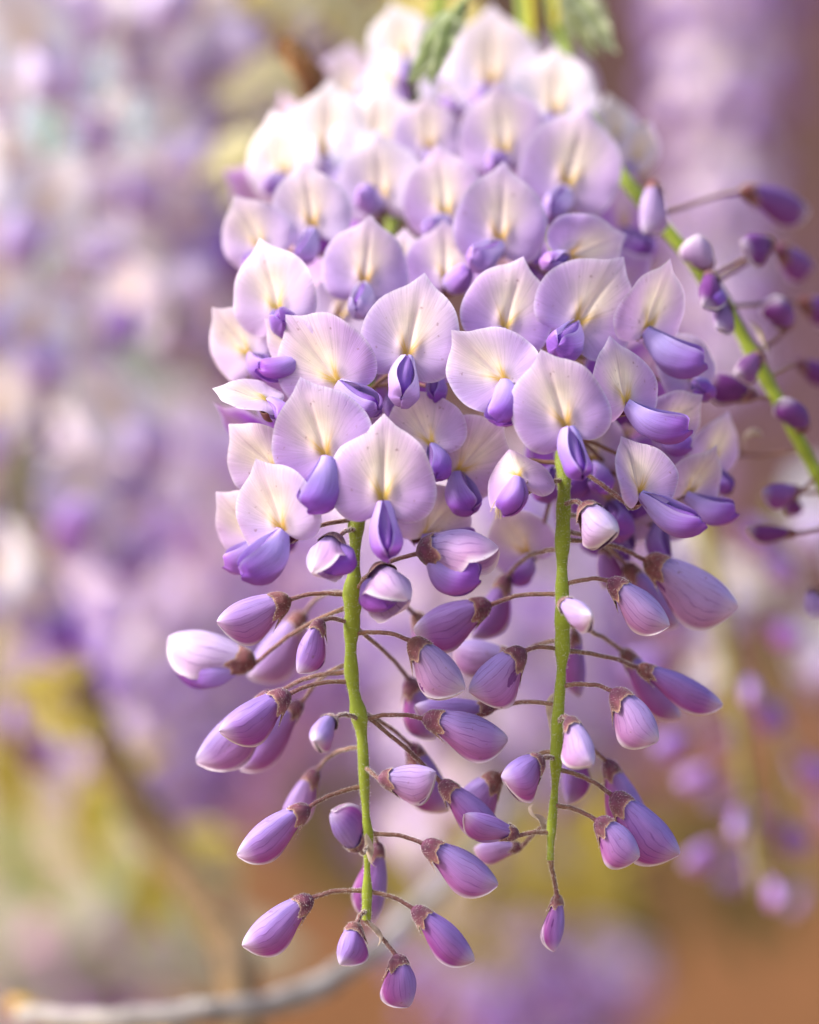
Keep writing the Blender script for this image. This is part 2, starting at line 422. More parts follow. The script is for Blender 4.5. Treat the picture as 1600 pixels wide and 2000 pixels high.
def pod_side(buf, base, X, Y, Z, L, side, rs, gap=0.25, hs=1.0, ts=1.0, bend=0.12, dark=0.0, ns=15, nf=11, closed=False, pale=0.0):
    """one wing petal (half of the pouch), or the whole keel when closed"""
    s = np.linspace(0, 1, ns) ** 0.9
    s[-1] = 1
    if closed:
        ph = np.linspace(0, 2*np.pi, nf * 2, endpoint=False)[None, :] * np.ones((ns, 1))
    else:
        g = (gap * (0.35 + 0.65 * np.sin(np.pi * np.clip(s, 0, 1))))[:, None]
        ph = g + (np.pi * 0.995 - g) * np.linspace(0, 1, nf)[None, :]
    H = (_wH(s) * hs)[:, None]; T = (_wT(s) * ts)[:, None]
    sy = np.sin(ph)
    y = side * T * np.sign(sy) * np.abs(sy)**0.85
    z = H * np.cos(ph) + bend * (s**2)[:, None] - 0.10 * np.sin(np.pi * s)[:, None]
    a, b = rs.uniform(0, 6.28, 2)
    y = y + side * (0.025 * np.sin(s * 7 + a)[:, None] + 0.012 * np.sin(ph * 6 + s[:, None] * 6 + b)) * sy
    z = z + 0.02 * np.sin(ph * 3 + s[:, None] * 5 + b)
    if not closed:
        lip = np.exp(-((ph - g) / 0.25)**2) * np.sin(np.pi * np.clip(s, 0, 1))[:, None]
        y = y + side * 0.05 * lip
        z = z + 0.03 * lip
    x = s[:, None] * np.ones_like(ph)
    x = x - 0.05 * (1 + np.cos(ph)) * (s**4)[:, None]
    v = base + L * (x[..., None] * X + y[..., None] * Y + z[..., None] * Z)
    f = np.clip(ph / np.pi, 0, 1) if not closed else np.abs(1 - np.abs(1 - ph / np.pi))
    d = np.clip(s[:, None] * 1.5 - 0.35 + 0.45 * (f - 0.3), 0, 1)[..., None]
    bl = BLUEV * (1 - pale) + np.array((0.72, 0.68, 0.88)) * pale
    vi = VIOL * (1 - 0.7 * pale) + np.array((0.52, 0.34, 0.74)) * 0.7 * pale
    c = bl * (1 - d) + vi * d
    mg = (np.clip(f - 0.55, 0, 1) * 1.6 * np.clip(s[:, None] * 1.3, 0, 1))[..., None]
    c = c * (1 - mg * 0.7) + MAG * mg * 0.7
    c = c * (1 - .55 * pale) + np.array((0.78, 0.72, 0.92)) * .55 * pale
    c = c * (1 - dark) + np.array((0.16, 0.02, 0.32)) * dark
    if not closed:
        ed = (np.exp(-((ph - g) / 0.12)**2) * 0.5)[..., None]
        c = c * (1 - ed) + np.array((0.60, 0.50, 0.85)) * ed
    t = np.zeros(v.shape); t[..., 0] = ph * (1 if side > 0 else 1.1); t[..., 1] = x; t[..., 2] = np.clip(np.sin(np.pi * s), 0, 1)[:, None]
    buf.grid(v, c, t, closed=closed)

# closed bud: folded standard, laterally flattened, straight back and deep belly
_zd = cr([0, .06, .15, .3, .5, .72, .88, .96, 1], [.10, .155, .19, .235, .265, .225, .125, .045, -.02])
_zv = cr([0, .06, .15, .3, .45, .6, .76, .88, .96, 1], [-.10, -.155, -.22, -.38, -.56, -.69, -.66, -.49, -.26, -.07])
_hy = cr([0, .06, .15, .3, .5, .7, .85, .95, 1], [.10, .15, .185, .25, .32, .31, .23, .12, .015])

def bud_shell(buf, base, X, Y, Z, L, H, rs, opn=0.06, u0=0.08, fat=1.0, tone=0.0, pale=0.0, ns=24, nf=31, belly=1.0, bnd=(0, 0)):
    s = u0 + (1 - u0) * (1 - (1 - np.linspace(0, 1, ns)) ** 1.5)
    zd = _zd(s); zv = _zv(s) * belly
    zc = (zd + zv) / 2; hz = (zd - zv) / 2; hy = _hy(s) * fat
    g = opn * np.clip((s - 0.25) / 0.4, 0, 1) ** 1.0 + 0.012
    q = np.linspace(-1, 1, nf)[None, :]
    ph = q * (np.pi - g)[:, None]
    a, b, d_ = rs.uniform(0, 6.28, 3)
    pin = (1 - 0.30 * ((1 - np.cos(ph)) / 2)) * (1 - 0.22 * np.exp(-(ph / 0.5)**2))
    y = hy[:, None] * np.sin(ph) * pin
    z = zc[:, None] + hz[:, None] * np.cos(ph)
    # overlap and slight fluting of the free margins
    mar = np.abs(q) ** 8 * np.clip((s - 0.3) / 0.4, 0, 1)[:, None]
    y = y + np.sign(q) * 0.05 * mar * (1 + np.sin(s * 9 + a)[:, None])
    y = y + 0.018 * np.sin(s * 6 + b)[:, None] * np.sin(ph) + 0.012 * np.sin(ph * 4 + s[:, None] * 4 + d_)
    z = z - 0.03 * mar
    z = z + 0.03 * np.exp(-(ph / 0.22)**2) * np.sin(np.pi * s)[:, None]
    pl_ = np.sin(ph * 9 + 3.0 * np.sin(s * 3 + a)[:, None]) * np.sin(np.pi * np.clip(s * 1.05, 0, 1))[:, None]
    y = y + 0.010 * pl_ * np.sin(ph); z = z + 0.010 * pl_ * np.cos(ph)
    # every bud curves a little differently
    z = z + (bnd[0] * np.clip(s - .2, 0, 1)**2)[:, None]
    y = y + (bnd[1] * np.clip(s - .2, 0, 1)**2)[:, None]
    x = s[:, None] * np.ones_like(ph)
    v = base + L * x[..., None] * X + H * (y[..., None] * Y + z[..., None] * Z)
    f = np.abs(q) * np.ones_like(ph)
    up = np.array((0.42, 0.29, 0.78)); lo = np.array((0.45, 0.085, 0.40)); dk = np.array((0.20, 0.035, 0.32)); pl = np.array((0.76, 0.64, 0.86))  # bluer back carries painted skylight over the bud's own lilac and magenta
    w = np.clip(f * 1.6 - 0.42 + 0.35 * (s[:, None] - 0.5), 0, 1)[..., None]
    c = up * (1 - w) + lo * w
    if tone > 0: c = c * (1 - tone) + (dk if tone < .4 else np.array((0.17, 0.03, 0.22))) * tone
    if pale > 0: c = c * (1 - pale) + pl * pale
    tip = (np.clip((s - 0.80) / 0.2, 0, 1)[:, None] * np.clip(1 - f * 0.35, 0, 1) * 0.75)[..., None] * (0.35 + 0.65 * rs.uniform(0.3, 1))
    c = c * (1 - tip) + np.array((0.86, 0.80, 0.86)) * tip
    ed = (np.clip((f - 0.90 + 0.10 * np.clip((s[:, None] - 0.8) / 0.2, 0, 1)) / 0.06, 0, 1) * np.clip((s - 0.4) / 0.3, 0, 1)[:, None] * 0.9)[..., None]  # pale free margin, with some rim light painted into the white
    c = c * (1 - ed) + np.array((0.88, 0.80, 0.88)) * ed
    t = np.zeros(v.shape); t[..., 0] = ph * 1.0 + 0.0 * x; t[..., 1] = x; t[..., 2] = np.clip(np.sin(np.pi * np.clip(s, 0, 1)) * 1.3, 0, 1)[:, None] * np.clip((1 - f) * 4, 0.2, 1)
    buf.grid(v, c, t)

def calyx(buf, base, X, Y, Z, L, H, rs, lc, hair=True, ns=9, nf=40, fat=1.0, tone=0.0):
    """cup that wraps the foot of a bud; toothed pale rim, the lower tooth the longest"""
    ph = np.linspace(0, 2*np.pi, nf, endpoint=False)
    teeth = np.zeros(nf)
    for a0, amp, wd in ((np.pi, 0.48, 0.42), (np.pi - 1.15, 0.34, 0.40), (np.pi + 1.15, 0.34, 0.40), (0.42, 0.20, 0.38), (-0.42, 0.20, 0.38)):
        dd = np.abs((ph - a0 + np.pi) % (2*np.pi) - np.pi)
        teeth = np.maximum(teeth, amp * np.clip(1 - dd / wd, 0, 1) ** 0.9)
    e = 0.80 + teeth + rs.uniform(-0.03, 0.03, nf)
    r = np.linspace(0, 1, ns)[:, None]
    xs = r * e[None, :] * lc
    u = np.clip(xs / L, 0.0, 0.9)
    zd = _zd(u); zv = _zv(u); zc = (zd + zv) / 2; hz = (zd - zv) / 2 ; hy = _hy(u) * fat
    cap = np.sqrt(np.clip(1 - (1 - np.clip(xs / (0.42 * lc), 0, 1))**2, 0, 1)) * 0.93 + 0.07
    infl = 1.10 + 0.10 * np.sin(np.pi * np.clip(r, 0, 1)) - 0.0
    flare = 0.06 * np.clip((r - 0.75) / 0.25, 0, 1) * teeth[None, :] * rs.uniform(0.3, 2.2)
    y = (hy * H * infl + 0.00010) * cap * np.sin(ph) * (1 + flare * 2)
    z = zc * H * cap + (hz * H * infl + 0.00010) * cap * np.cos(ph) * (1 + flare * 2)
    v = base + xs[..., None] * X + y[..., None] * Y + z[..., None] * Z
    c0 = np.array((0.12, 0.025, 0.075)) if rs.random() < 0.6 else np.array((0.15, 0.045, 0.045))
    c1 = np.array((0.20, 0.065, 0.085)); c2 = np.array((0.50, 0.33, 0.24))
    f = np.clip((r * e[None, :] - 0.25) / 0.6, 0, 1)[..., None]
    c = c0 * (1 - f) + c1 * f
    rim = np.clip((r - 0.86) / 0.14, 0, 1)[..., None] * np.ones_like(c)
    c = c * (1 - rim * 0.9) + c2 * rim * 0.9
    t = np.zeros(v.shape); t[..., 0] = ph; t[..., 1] = r
    buf.grid(v, c, t, 0, closed=True)
    if hair:
        n = 420
        i = rng.integers(1, ns, n); j = rng.integers(0, nf, n)
        p = v[i, j]; cen = base + xs[i, j][:, None] * X + (zc[i, j] * H * cap[i, j])[:, None] * Z
        nv = p - cen; nv /= np.linalg.norm(nv, axis=1)[:, None] + 1e-9
        nv = nv + X * 0.5
        hairs(buf, p, nv, 0.00036, 0.000026)
        k = rng.integers(0, nf, 90)
        hairs(buf, v[ns - 1][k], np.tile(X, (90, 1)) * 0.9 + nrm(-Z) * 0.3, 0.00038, 0.00002)

def pedicel(name, S, C, Xend, parent, r0=0.00046, r1=0.00042, arch=0.10, hair=True, col=(0.22, 0.12, 0.07), col2=(0.17, 0.06, 0.07), org=None):
    S = np.asarray(S); C = np.asarray(C)
    d = C - S; L = np.linalg.norm(d)
    m1 = S + d * 0.35 + np.array((0, 0, arch * L * 0.9))
    m2 = S + d * 0.72 + np.array((0, 0, arch * L * 1.0))
    pts = spline([S, m1, m2, C + nrm(Xend) * 0.0006], 12)
    pts[1:-1] += rng.normal(0, 0.00006, (10, 3))
    rad = np.linspace(r0, r1, 12); rad[0] *= 1.5; rad[1] *= 1.12; rad[-1] *= 1.25; rad[-2] *= 1.05
    b = Buf()
    tube(b, pts, rad, col, 9, c2=col2)
    if hair:
        tube_hairs(b, pts, rad, int(220 + L * 24000), 0.00036, 0.000028)
    return build(name, b, [M_PED, M_FUZZ], S, parent)

# ------------------------------------------------------------------ the three near racemes : stems
def stem_thing(label, px, radii_px, group=None):
    pts = np.array([P(*p) for p in px])
    root = link('wisteria_raceme', None, pts[0])
    tag(root, label, 'wisteria', group)
    path = spline(pts, 150)
    rp = np.interp(np.linspace(0, 1, 150), np.linspace(0, 1, len(radii_px)), radii_px) * PX
    return root, path, rp

STEMS = {}
def def_stem(key, label, px, radii, group=None):
    root, path, rp = stem_thing(label, px, radii, group)
    STEMS[key] = dict(root=root, path=path, rad=rp, nodes=[])

TOPZ = -260
def_stem('L', 'sharp lilac wisteria raceme whose green stem ends in a close trio of buds',
         [(905, TOPZ, .13), (850, 60, .112), (790, 330, .078), (735, 620, .036), (706, 850, .012), (697, 1000, .003), (691, 1150, 0), (688, 1330, 0), (705, 1420, 0), (712, 1540, 0), (717, 1640, 0), (717, 1740, 0), (716, 1797, 0)],
         [19, 19, 18, 17, 15, 13.5, 12.5, 11.5, 10.5, 9, 7.5, 4.5])
def_stem('R', 'sharp lilac wisteria raceme whose green stem ends in one small long-stalked bud',
         [(1010, TOPZ, .13), (1030, 60, .112), (1070, 330, .078), (1098, 600, .036), (1104, 800, .014), (1102, 950, .004), (1098, 1100, 0), (1098, 1280, 0), (1089, 1420, 0), (1084, 1540, 0), (1076, 1640, 0), (1075, 1680, 0)],
         [19, 19, 18, 17, 15.5, 14.5, 13.5, 12, 10.5, 9, 7, 4.5])
def_stem('T', 'slightly blurred raceme with slanting green stem and dark plum buds on long hairy stalks',
         [(1060, TOPZ, .125), (1095, 60, .105), (1150, 230, .075), (1215, 345, .055), (1295, 440, .048), (1400, 572, .044), (1490, 730, .042), (1560, 860, .041), (1610, 955, .041), (1660, 1060, .042), (1690, 1160, .043)],
         [19, 19, 18, 17, 16, 15, 14, 13, 12, 11])

def stem_point(key, py=None, ref=None):
    p = STEMS[key]['path']
    if py is not None:
        zz = np.array([1000 - (q[2] - ZC) / kk(q[1]) for q in p])
        i = int(np.argmin(np.abs(zz - py)))
    else:
        i = int(np.argmin(np.linalg.norm(p - ref, axis=1)))
    STEMS[key]['nodes'].append(i)
    return p[i]

# ------------------------------------------------------------------ buds
def add_bud(key, cx, cy, tx, ty, Hpx, d=0.0, dd=0.0, roll=0.0, opn=0.05, sy=None, flip=False, tone=0.0, pale=0.0, fat=1.0, arch=0.06, hood=False, belly=1.0, hair=True, sS=None, wing_up=0.0, plen=None):
    rs = np.random.default_rng(int(abs(cx * 7 + cy * 13 + tx)) + 11)
    if key == 'T': tone = min(.92, tone + .6)
    root = STEMS[key]['root']
    C = P(cx, cy, d); T = P(tx, ty, d + dd)
    L = np.linalg.norm(T - C)
    X = nrm(T - C)
    up = np.array((0.0, 0.0, 1.0))
    img = np.array((X[0], 0, X[2]))
    pz = np.array((-img[2], 0, img[0]))
    if pz[2] < 0: pz = -pz
    if np.linalg.norm(pz) < 0.05: pz = up
    if flip: pz = -pz
    X, Y, Z = axes(X, pz)
    if roll:
        q = np.array(Matrix.Rotation(R_(roll), 3, Vector(X)))
        # positive roll turns the back of the bud towards the viewer
        Z1 = q @ Z
        if (Z1[1] > Z[1]) == (roll > 0): q = np.array(Matrix.Rotation(R_(-roll), 3, Vector(X)))
        Y = q @ Y; Z = q @ Z
    H = Hpx * kk(d)
    bnd = (rs.normal(-.03, .12), rs.normal(0, .12)); belly *= rs.uniform(.86, 1.12); fat *= rs.uniform(.88, 1.1)
    tone = min(.95, max(0, tone + rs.normal(.03, .07)))
    b = Buf()
    bud_shell(b, C, X, Y, Z, L, H, rs, opn + (0.16 if hair and opn < 0.25 else 0.0), fat=fat, tone=tone, pale=pale, belly=belly, bnd=bnd)
    bud = build('flower_bud', b, M_BUD, C, root)
    lc = min(0.0046, L * 0.31) * (H / 0.0093) ** 0.35
    b = Buf()
    calyx(b, C, X, Y, Z, L, H, rs, lc, hair, fat=fat)
    build('calyx', b, [M_CAL, M_FUZZ], C, bud)
    if hair and opn <= 0.25:
        b = Buf()
        bud_shell(b, C + X * L * 0.02 - Z * H * 0.025, X, Y, Z, L * 0.965, H * 0.965, rs, 0.0, fat=fat * 0.80, tone=0.85, ns=18, nf=21, belly=belly, bnd=bnd)
        build('keel_petal', b, M_WING, C, bud)
    if opn > 0.25:
        ang = R_(-10 - 16 * min(opn, 1.4)) - R_(wing_up)
        rot = np.array(Matrix.Rotation(ang, 3, Vector(np.cross(Z, X))))
        # wings swing towards the belly
        Xw = rot @ X
        if np.dot(Xw, Z) > 0: rot = rot.T; Xw = rot @ X
        Zw = rot @ Z
        wb = C + X * L * 0.16 - Z * H * 0.10
        for sd in (-1, 1):
            b = Buf()
            pod_side(b, wb, Xw, np.cross(Zw, Xw), Zw, L * 0.72, sd, rs, 0.12, hs=H / L * 0.92, ts=H / L * 0.72 * fat)
            build('wing_petal', b, M_WING, wb, bud)
    if sS is None:
        S = stem_point(key, sy) if sy is not None else stem_point(key, None, C + np.array((0, 0, 0.004)))
    else:
        S = sS
    pedicel('pedicel', S, C, X, bud, arch=arch, hair=hair)
    return bud

# (raceme, calyx x, y, tip x, y, height px, depth, depth of tip, roll, opening, stem row)
B = add_bud
B('L', 570, 1170, 424, 1220, 98, .000, -.002, 5, .05, 1166, pale=.10)
B('L', 630, 1208, 578, 1312, 62, -.004, -.002, 10, .03, 1216, fat=1.0)
B('L', 500, 1300, 331, 1238, 112, .016, .004, -10, .75, 1190, pale=.65)
B('L', 598, 1195, 484, 1318, 78, .034, .004, 0, .10, 1158, pale=.25)
B('L', 569, 1353, 430, 1432, 92, -.002, -.002, 8, .05, 1332)
B('L', 543, 1352, 380, 1488, 92, .010, .002, 0, .10, 1310, pale=.12)
B('L', 592, 1368, 464, 1500, 66, .020, .004, 0, .06, 1285, tone=.12)
B('L', 652, 1402, 606, 1440, 62, -.010, -.009, 25, .04, 1408, pale=.15, fat=1.2)
B('L', 622, 1500, 548, 1610, 62, .020, .004, 0, .06, 1455, pale=.2)
B('L', 607, 1575, 458, 1662, 84, .000, -.002, 5, .06, 1543)
B('L', 704, 1660, 646, 1592, 74, -.010, -.006, 20, .05, 1640, flip=True, tone=.2, arch=-.1, fat=1.1)
B('L', 737, 1640, 738, 1802, 66, .014, .002, 0, .06, 1620, tone=.25)
B('L', 613, 1752, 468, 1838, 82, .000, -.002, 4, .03, 1738)
B('L', 697, 1800, 668, 1886, 70, -.005, -.003, 15, .03, 1770, fat=1.15, tone=.05)
B('L', 772, 1862, 808, 1964, 76, -.002, -.001, 0, .12, 1792, flip=False, tone=.15, arch=.0, fat=1.05)
B('L', 803, 1772, 934, 1868, 76, .000, .000, 5, .10, 1738, tone=.22)
B('L', 822, 1646, 975, 1722, 88, .000, .000, 0, .05, 1628, pale=.08)
B('L', 798, 1248, 908, 1345, 92, -.004, -.003, -5, .10, 1240, pale=.35)
B('L', 823, 1403, 995, 1432, 92, .000, .000, 2, .05, 1412, pale=.10)
B('L', 738, 1524, 853, 1512, 78, -.004, -.003, -8, .08, 1498, pale=.30)
B('L', 857, 1525, 982, 1628, 76, .004, .000, 10, .10, 1392, tone=.05, arch=.03)
B('L', 796, 1322, 850, 1440, 70, .022, .004, 0, .06, 1228, arch=.02)
B('L', 798, 1450, 880, 1580, 74, .020, .004, 0, .06, 1388, tone=.1, arch=.02)
B('L', 806, 1196, 868, 1268, 60, .024, .003, 0, .06, 1150, pale=.2)
# half-open buds on the left stem
B('L', 662, 1050, 600, 1120, 100, -.006, -.010, -28, 1.05, 1040, pale=.45, fat=1.15)
B('L', 734, 1114, 800, 1176, 108, -.006, -.010, -22, .95, 1160, pale=.55, fat=1.25)
# right stem
B('R', 962, 1180, 806, 1225, 92, .006, .000, 0, .05, 1166, tone=.12)
B('R', 1010, 1290, 884, 1256, 76, .018, .004, 0, .06, 1245, pale=.25)
B('R', 1028, 1268, 917, 1350, 92, -.002, -.002, 6, .05, 1272, pale=.10)
B('R', 968, 1386, 810, 1374, 62, .010, .000, 20, .06, 1378, tone=.22)
B('R', 994, 1120, 930, 1248, 66, .024, .004, 0, .06, 1080, tone=.3)
B('R', 980, 1512, 888, 1580, 80, .012, .004, 0, .06, 1470, pale=.05, tone=.1)
B('R', 1062, 1482, 984, 1522, 84, -.004, -.004, 10, .04, 1492, tone=.12, fat=1.1)
B('R', 1014, 1634, 908, 1590, 66, -.002, -.004, 30, .30, 1626, tone=.12)
B('R', 1022, 1656, 926, 1648, 46, .014, .002, 0, .05, 1610, pale=.2)
B('R', 1186, 1132, 1312, 1216, 82, -.002, -.003, 12, .10, 1138, pale=.25)
B('R', 1256, 1092, 1442, 1180, 112, .012, .002, 4, .06, 1052, pale=.30)
B('R', 1218, 1100, 1330, 1215, 70, .026, .004, 0, .06, 1040, tone=.1)
B('R', 1212, 1268, 1335, 1392, 64, .022, .004, 0, .06, 1222, tone=.22, arch=.03)
B('R', 1242, 1302, 1416, 1368, 68, .010, .002, -4, .05, 1262, tone=.10, arch=.03)
B('R', 1194, 1346, 1292, 1442, 90, -.003, -.003, 0, .10, 1345, pale=.25, fat=1.05)
B('R', 1108, 1400, 1164, 1492, 66, -.008, -.006, 10, .14, 1406, pale=.35, fat=1.1)
B('R', 1122, 1228, 1134, 1362, 46, .028, .002, 0, .04, 1215, tone=.35)
B('R', 1118, 1440, 1112, 1572, 56, .020, .002, 0, .05, 1420, tone=.35)
B('R', 1182, 1482, 1272, 1640, 76, .014, .003, 0, .06, 1450, tone=.08)
B('R', 1192, 1550, 1328, 1668, 96, .002, .000, 0, .08, 1506, tone=.04)
B('R', 1162, 1600, 1254, 1668, 80, -.004, -.001, -4, .08, 1572, pale=.10)
B('R', 1088, 1745, 1092, 1858, 50, .000, .000, -15, .10, 1680, flip=False, tone=.08, arch=.0)
B('R', 1098, 1176, 1150, 1200, 58, -.012, -.012, 38, .12, 1190, pale=.35, fat=1.3)
B('R', 1140, 986, 1196, 1048, 90, -.006, -.007, 30, .22, 990, pale=.55, fat=1.15)
B('R', 1184, 1060, 1176, 1150, 50, .026, .002, 0, .05, 1010, tone=.35)
# slanting third raceme
B('T', 1444, 372, 1584, 398, 76, .060, .010, 5, .05, 425, hair=False, tone=.05, arch=.02)
B('T', 1508, 478, 1448, 470, 66, .046, -.010, -15, .15, 540, hair=False, tone=.35, arch=.0)
B('T', 1512, 482, 1594, 528, 66, .060, .008, 0, .05, 560, hair=False, tone=.02, arch=.0)
B('T', 1536, 648, 1526, 578, 70, .048, -.004, 0, .12, 690, hair=False, tone=.45, arch=-.02)
B('T', 1558, 588, 1640, 610, 66, .060, .006, 0, .05, 600, hair=False, tone=.2, arch=.0)
B('T', 1384, 530, 1362, 462, 68, .034, -.004, 10, .06, 520, hair=False, pale=.45, tone=.1)
B('T', 1392, 532, 1376, 592, 64, .030, -.010, 20, .35, 545, hair=False, tone=.25)
B('T', 1418, 590, 1398, 640, 58, .030, -.008, 15, .06, 580, hair=False, pale=.2, tone=.2)
B('T', 1490, 692, 1434, 728, 56, .036, -.004, 10, .06, 700, hair=False, pale=.1, tone=.3)
B('T', 1478, 776, 1386, 732, 60, .040, -.002, 0, .06, 790, hair=False, tone=.5)
B('T', 1572, 846, 1552, 772, 62, .036, -.004, 5, .10, 850, hair=False, tone=.25)
B('T', 1566, 960, 1490, 958, 52, .038, -.004, 0, .14, 930, hair=False, tone=.2, arch=0)
B('T', 1560, 1042, 1458, 1034, 38, .040, .000, 0, .05, 1020, hair=False, tone=.3, arch=0)
B('T', 1584, 1150, 1588, 1208, 52, .040, -.006, 0, .25, 1130, hair=False, pale=.3, arch=0)
B('T', 1552, 706, 1630, 732, 50, .060, .006, 0, .05, 740, hair=False, tone=.3, arch=0)
B('T', 1446, 892, 1400, 858, 40, .052, .004, 0, .05, 880, hair=False, tone=.5, arch=0)
B('T', 1282, 352, 1258, 446, 70, .044, -.008, 25, .06, 400, hair=False, pale=.45)
B('T', 1548, 962, 1540, 1010, 40, .050, .002, 0, .05, 960, hair=False, tone=.5, arch=0)

# ------------------------------------------------------------------ open flowers
dep = cr([-100, 0, 200, 400, 600, 800, 950, 1050, 1150], [.085, .078, .060, .036, .012, -.006, -.012, -.010, -.004])

def add_flower(key, bx, by, tx, ty, W, kx=None, ky=None, d=None, yaw=0.0, pitch=0.0, cup=0.10, fold=0.0, tipc=0.15, pale=0.0, kl=1.0, wave=0.032, kdark=0.0, hair=False, gap=0.25, scale=1.0, asym=0.0, lean=0.0, kpale=0.0, kw=1.0, sy=None, stamens=False, detail=True):
    rs = np.random.default_rng(int(abs(bx * 17 + by * 5 + tx * 3)) + 5)
    root = STEMS[key]['root']
    if d is None: d = float(dep(by))
    d += float(np.interp(by, [100, 450], [.020, 0]))
    if pale > 0: pale *= float(np.interp(by, [250, 600], [1, .6]))  # upper flowers stay whitest: overexposing sun painted into the petal colour
    pale += rs.normal(0, .06)
    base = P(bx, by, d)
    k = kk(d)
    dx, dz = tx - bx, -(ty - by)
    al = math.atan2(dx, dz)                      # tilt in the picture
    Wm = W * k
    # rotation: image tilt * yaw about own vertical * pitch about own horizontal
    Ra = np.array(Matrix.Rotation(al, 3, 'Y'))
    Rz = np.array(Matrix.Rotation(R_(yaw), 3, 'Z'))
    Rx = np.array(Matrix.Rotation(R_(pitch), 3, 'X'))
    Rm = Ra @ Rz @ Rx
    X, Yv, Zv = Rm[:, 0], Rm[:, 1], Rm[:, 2]
    # calyx behind the standard
    cal = base + Yv * 0.0042 * W / 195 - Zv * 0.0012
    S = stem_point(key, sy) if sy is not None else stem_point(key, None, cal + np.array((0, 0, 0.006)))
    b = Buf()
    cax = nrm(base - cal + Zv * 0.0004)
    cX, cY, cZ = axes(cax, Zv)
    C0 = cal - cX * 0.002
    calyx(b, C0, cX, cY, cZ, 0.016, 0.0098 * W / 195, rs, 0.0036, hair)
    fl = build('flower', b, [M_CAL, M_FUZZ], C0, root)
    pedicel('pedicel', S, C0, cX, fl, arch=0.06, hair=hair)
    b = Buf()
    NA, NR = (69, 19) if detail else (31, 9)
    banner(b, base, Rm, Wm * 1.05, rs, cup, fold, tipc, wave, pale, NA, NR, asym, lean)
    build('banner_petal', b, M_BAN, base, fl)
    # keel and wings
    Lk = 0.0125 * W / 195 * kl
    Lr = Lk
    if kx is None:
        kd = nrm(-Yv * 0.75 - Zv * 0.65)
    else:
        v = np.array(((kx - bx) * k, 0, -(ky - by) * k))
        l = np.linalg.norm(v)
        if l < Lk * 0.97:
            v[1] = -math.sqrt(max(Lk**2 - l**2, 0))
        else:
            Lk = l; v[1] = -0.2 * l
        kd = nrm(v); Lk = np.linalg.norm(v)
    kX, kY, kZ = axes(kd, Zv + np.array((0, -0.25, 0)))
    hi = float(np.interp(by, [420, 680], [1, 0])) if detail else 0.0
    kpale = max(kpale, .38 * hi); kw = kw * (1 - .10 * hi)
    kb = base - Zv * 0.0006 - Yv * 0.0003
    q = np.array(Matrix.Rotation(R_(rs.normal(0, 16)), 3, Vector(kX))); kY = q @ kY; kZ = q @ kZ
    for sd in (-1, 1):
        b = Buf()
        pod_side(b, kb, kX, kY, kZ, Lk * rs.uniform(.93, 1.03), sd, rs, gap * rs.uniform(0.6, 1.8), hs=0.66 * kw * Lr / Lk, ts=0.74 * kw * Lr / Lk, dark=kdark, pale=kpale)
        build('wing_petal', b, M_WING, kb, fl)
    b = Buf()
    pod_side(b, kb, kX, kY, kZ, Lk * 0.93, 1, rs, 0, hs=0.52 * kw * Lr / Lk, ts=0.45 * kw * Lr / Lk, dark=0.55, closed=True, nf=8)
    build('keel_petal', b, M_WING, kb, fl)
    if stamens:
        b = Buf()
        for i in range(6):
            q = kb + kX * Lk * 0.35 + kZ * Lk * 0.30
            e2 = kb + kX * Lk * rs.uniform(0.9, 1.04) + kZ * Lk * rs.uniform(0.18, 0.42) + kY * Lk * rs.uniform(-.14, .14)
            tube(b, spline([q, (q + e2) / 2 + kZ * 0.0006, e2], 6), 0.00011, (0.75, 0.62, 0.45), 5)
        build('stamens', b, M_STAMEN, kb, fl)
    return fl

F = add_flower
# bottom front row
F('L', 748, 974, 750, 812, 198, 760, 1096, d=-.013, yaw=0, pitch=-4, cup=.06, hair=True, kw=.92, gap=.12, sy=1020)
F('L', 637, 888, 583, 732, 188, 612, 1000, d=-.010, yaw=-6, pitch=-4, cup=.10, kw=1.0, gap=.15)
F('L', 552, 1032, 490, 882, 172, 478, 1138, d=-.010, yaw=-22, pitch=-6, cup=.14, pale=.2, kl=1.0, kw=1.18, hair=True, sy=1016)
F('R', 1106, 830, 1058, 684, 184, 1134, 940, d=-.012, yaw=4, pitch=-4, cup=.10, gap=.18, kw=.95)
F('L', 795, 694, 826, 548, 190, 784, 790, yaw=0, pitch=-6, cup=.12, kpale=.4)
F('R', 985, 640, 1022, 502, 172, 940, 668, kl=.7, d=.008, yaw=0, pitch=-4, cup=.12, kpale=.25)
F('R', 1128, 632, 1222, 502, 194, 1085, 694, yaw=6, pitch=-8, cup=.10, kw=1.0)
F('L', 658, 744, 556, 622, 192, 742, 806, yaw=-12, pitch=-12, cup=.18, fold=-.05, kpale=.25, d=.002, kl=.85)
F('R', 985, 742, 908, 668, 168, 975, 830, d=-.006, yaw=4, pitch=-16, cup=.30, fold=.10, wave=.04, tipc=-.1)
F('R', 1222, 784, 1192, 648, 150, 1340, 852, d=.000, yaw=28, pitch=0, cup=.15, kl=1.05)
F('R', 976, 470, 985, 322, 178, 915, 520, yaw=2, pitch=-4, cup=.10, pale=.1)
F('R', 1105, 364, 1146, 218, 194, 1070, 430, yaw=4, pitch=-4, cup=.10, pale=.05)
F('R', 985, 300, 972, 163, 170, 960, 330, yaw=-4, pitch=-4, pale=.15)
F('L', 872, 420, 848, 254, 160, 830, 462, d=.040, yaw=-6, pitch=-4, pale=.1)
F('L', 712, 552, 726, 396, 160, 700, 615, d=.024, yaw=0, pitch=0, pale=.25, kpale=.7, fold=.12)
F('L', 545, 606, 505, 484, 168, 560, 640, d=.014, yaw=-20, pitch=-5, pale=.5, cup=.14)
F('L', 588, 690, 468, 605, 120, 500, 730, d=.006, yaw=-35, pitch=-20, pale=.55, cup=.2)
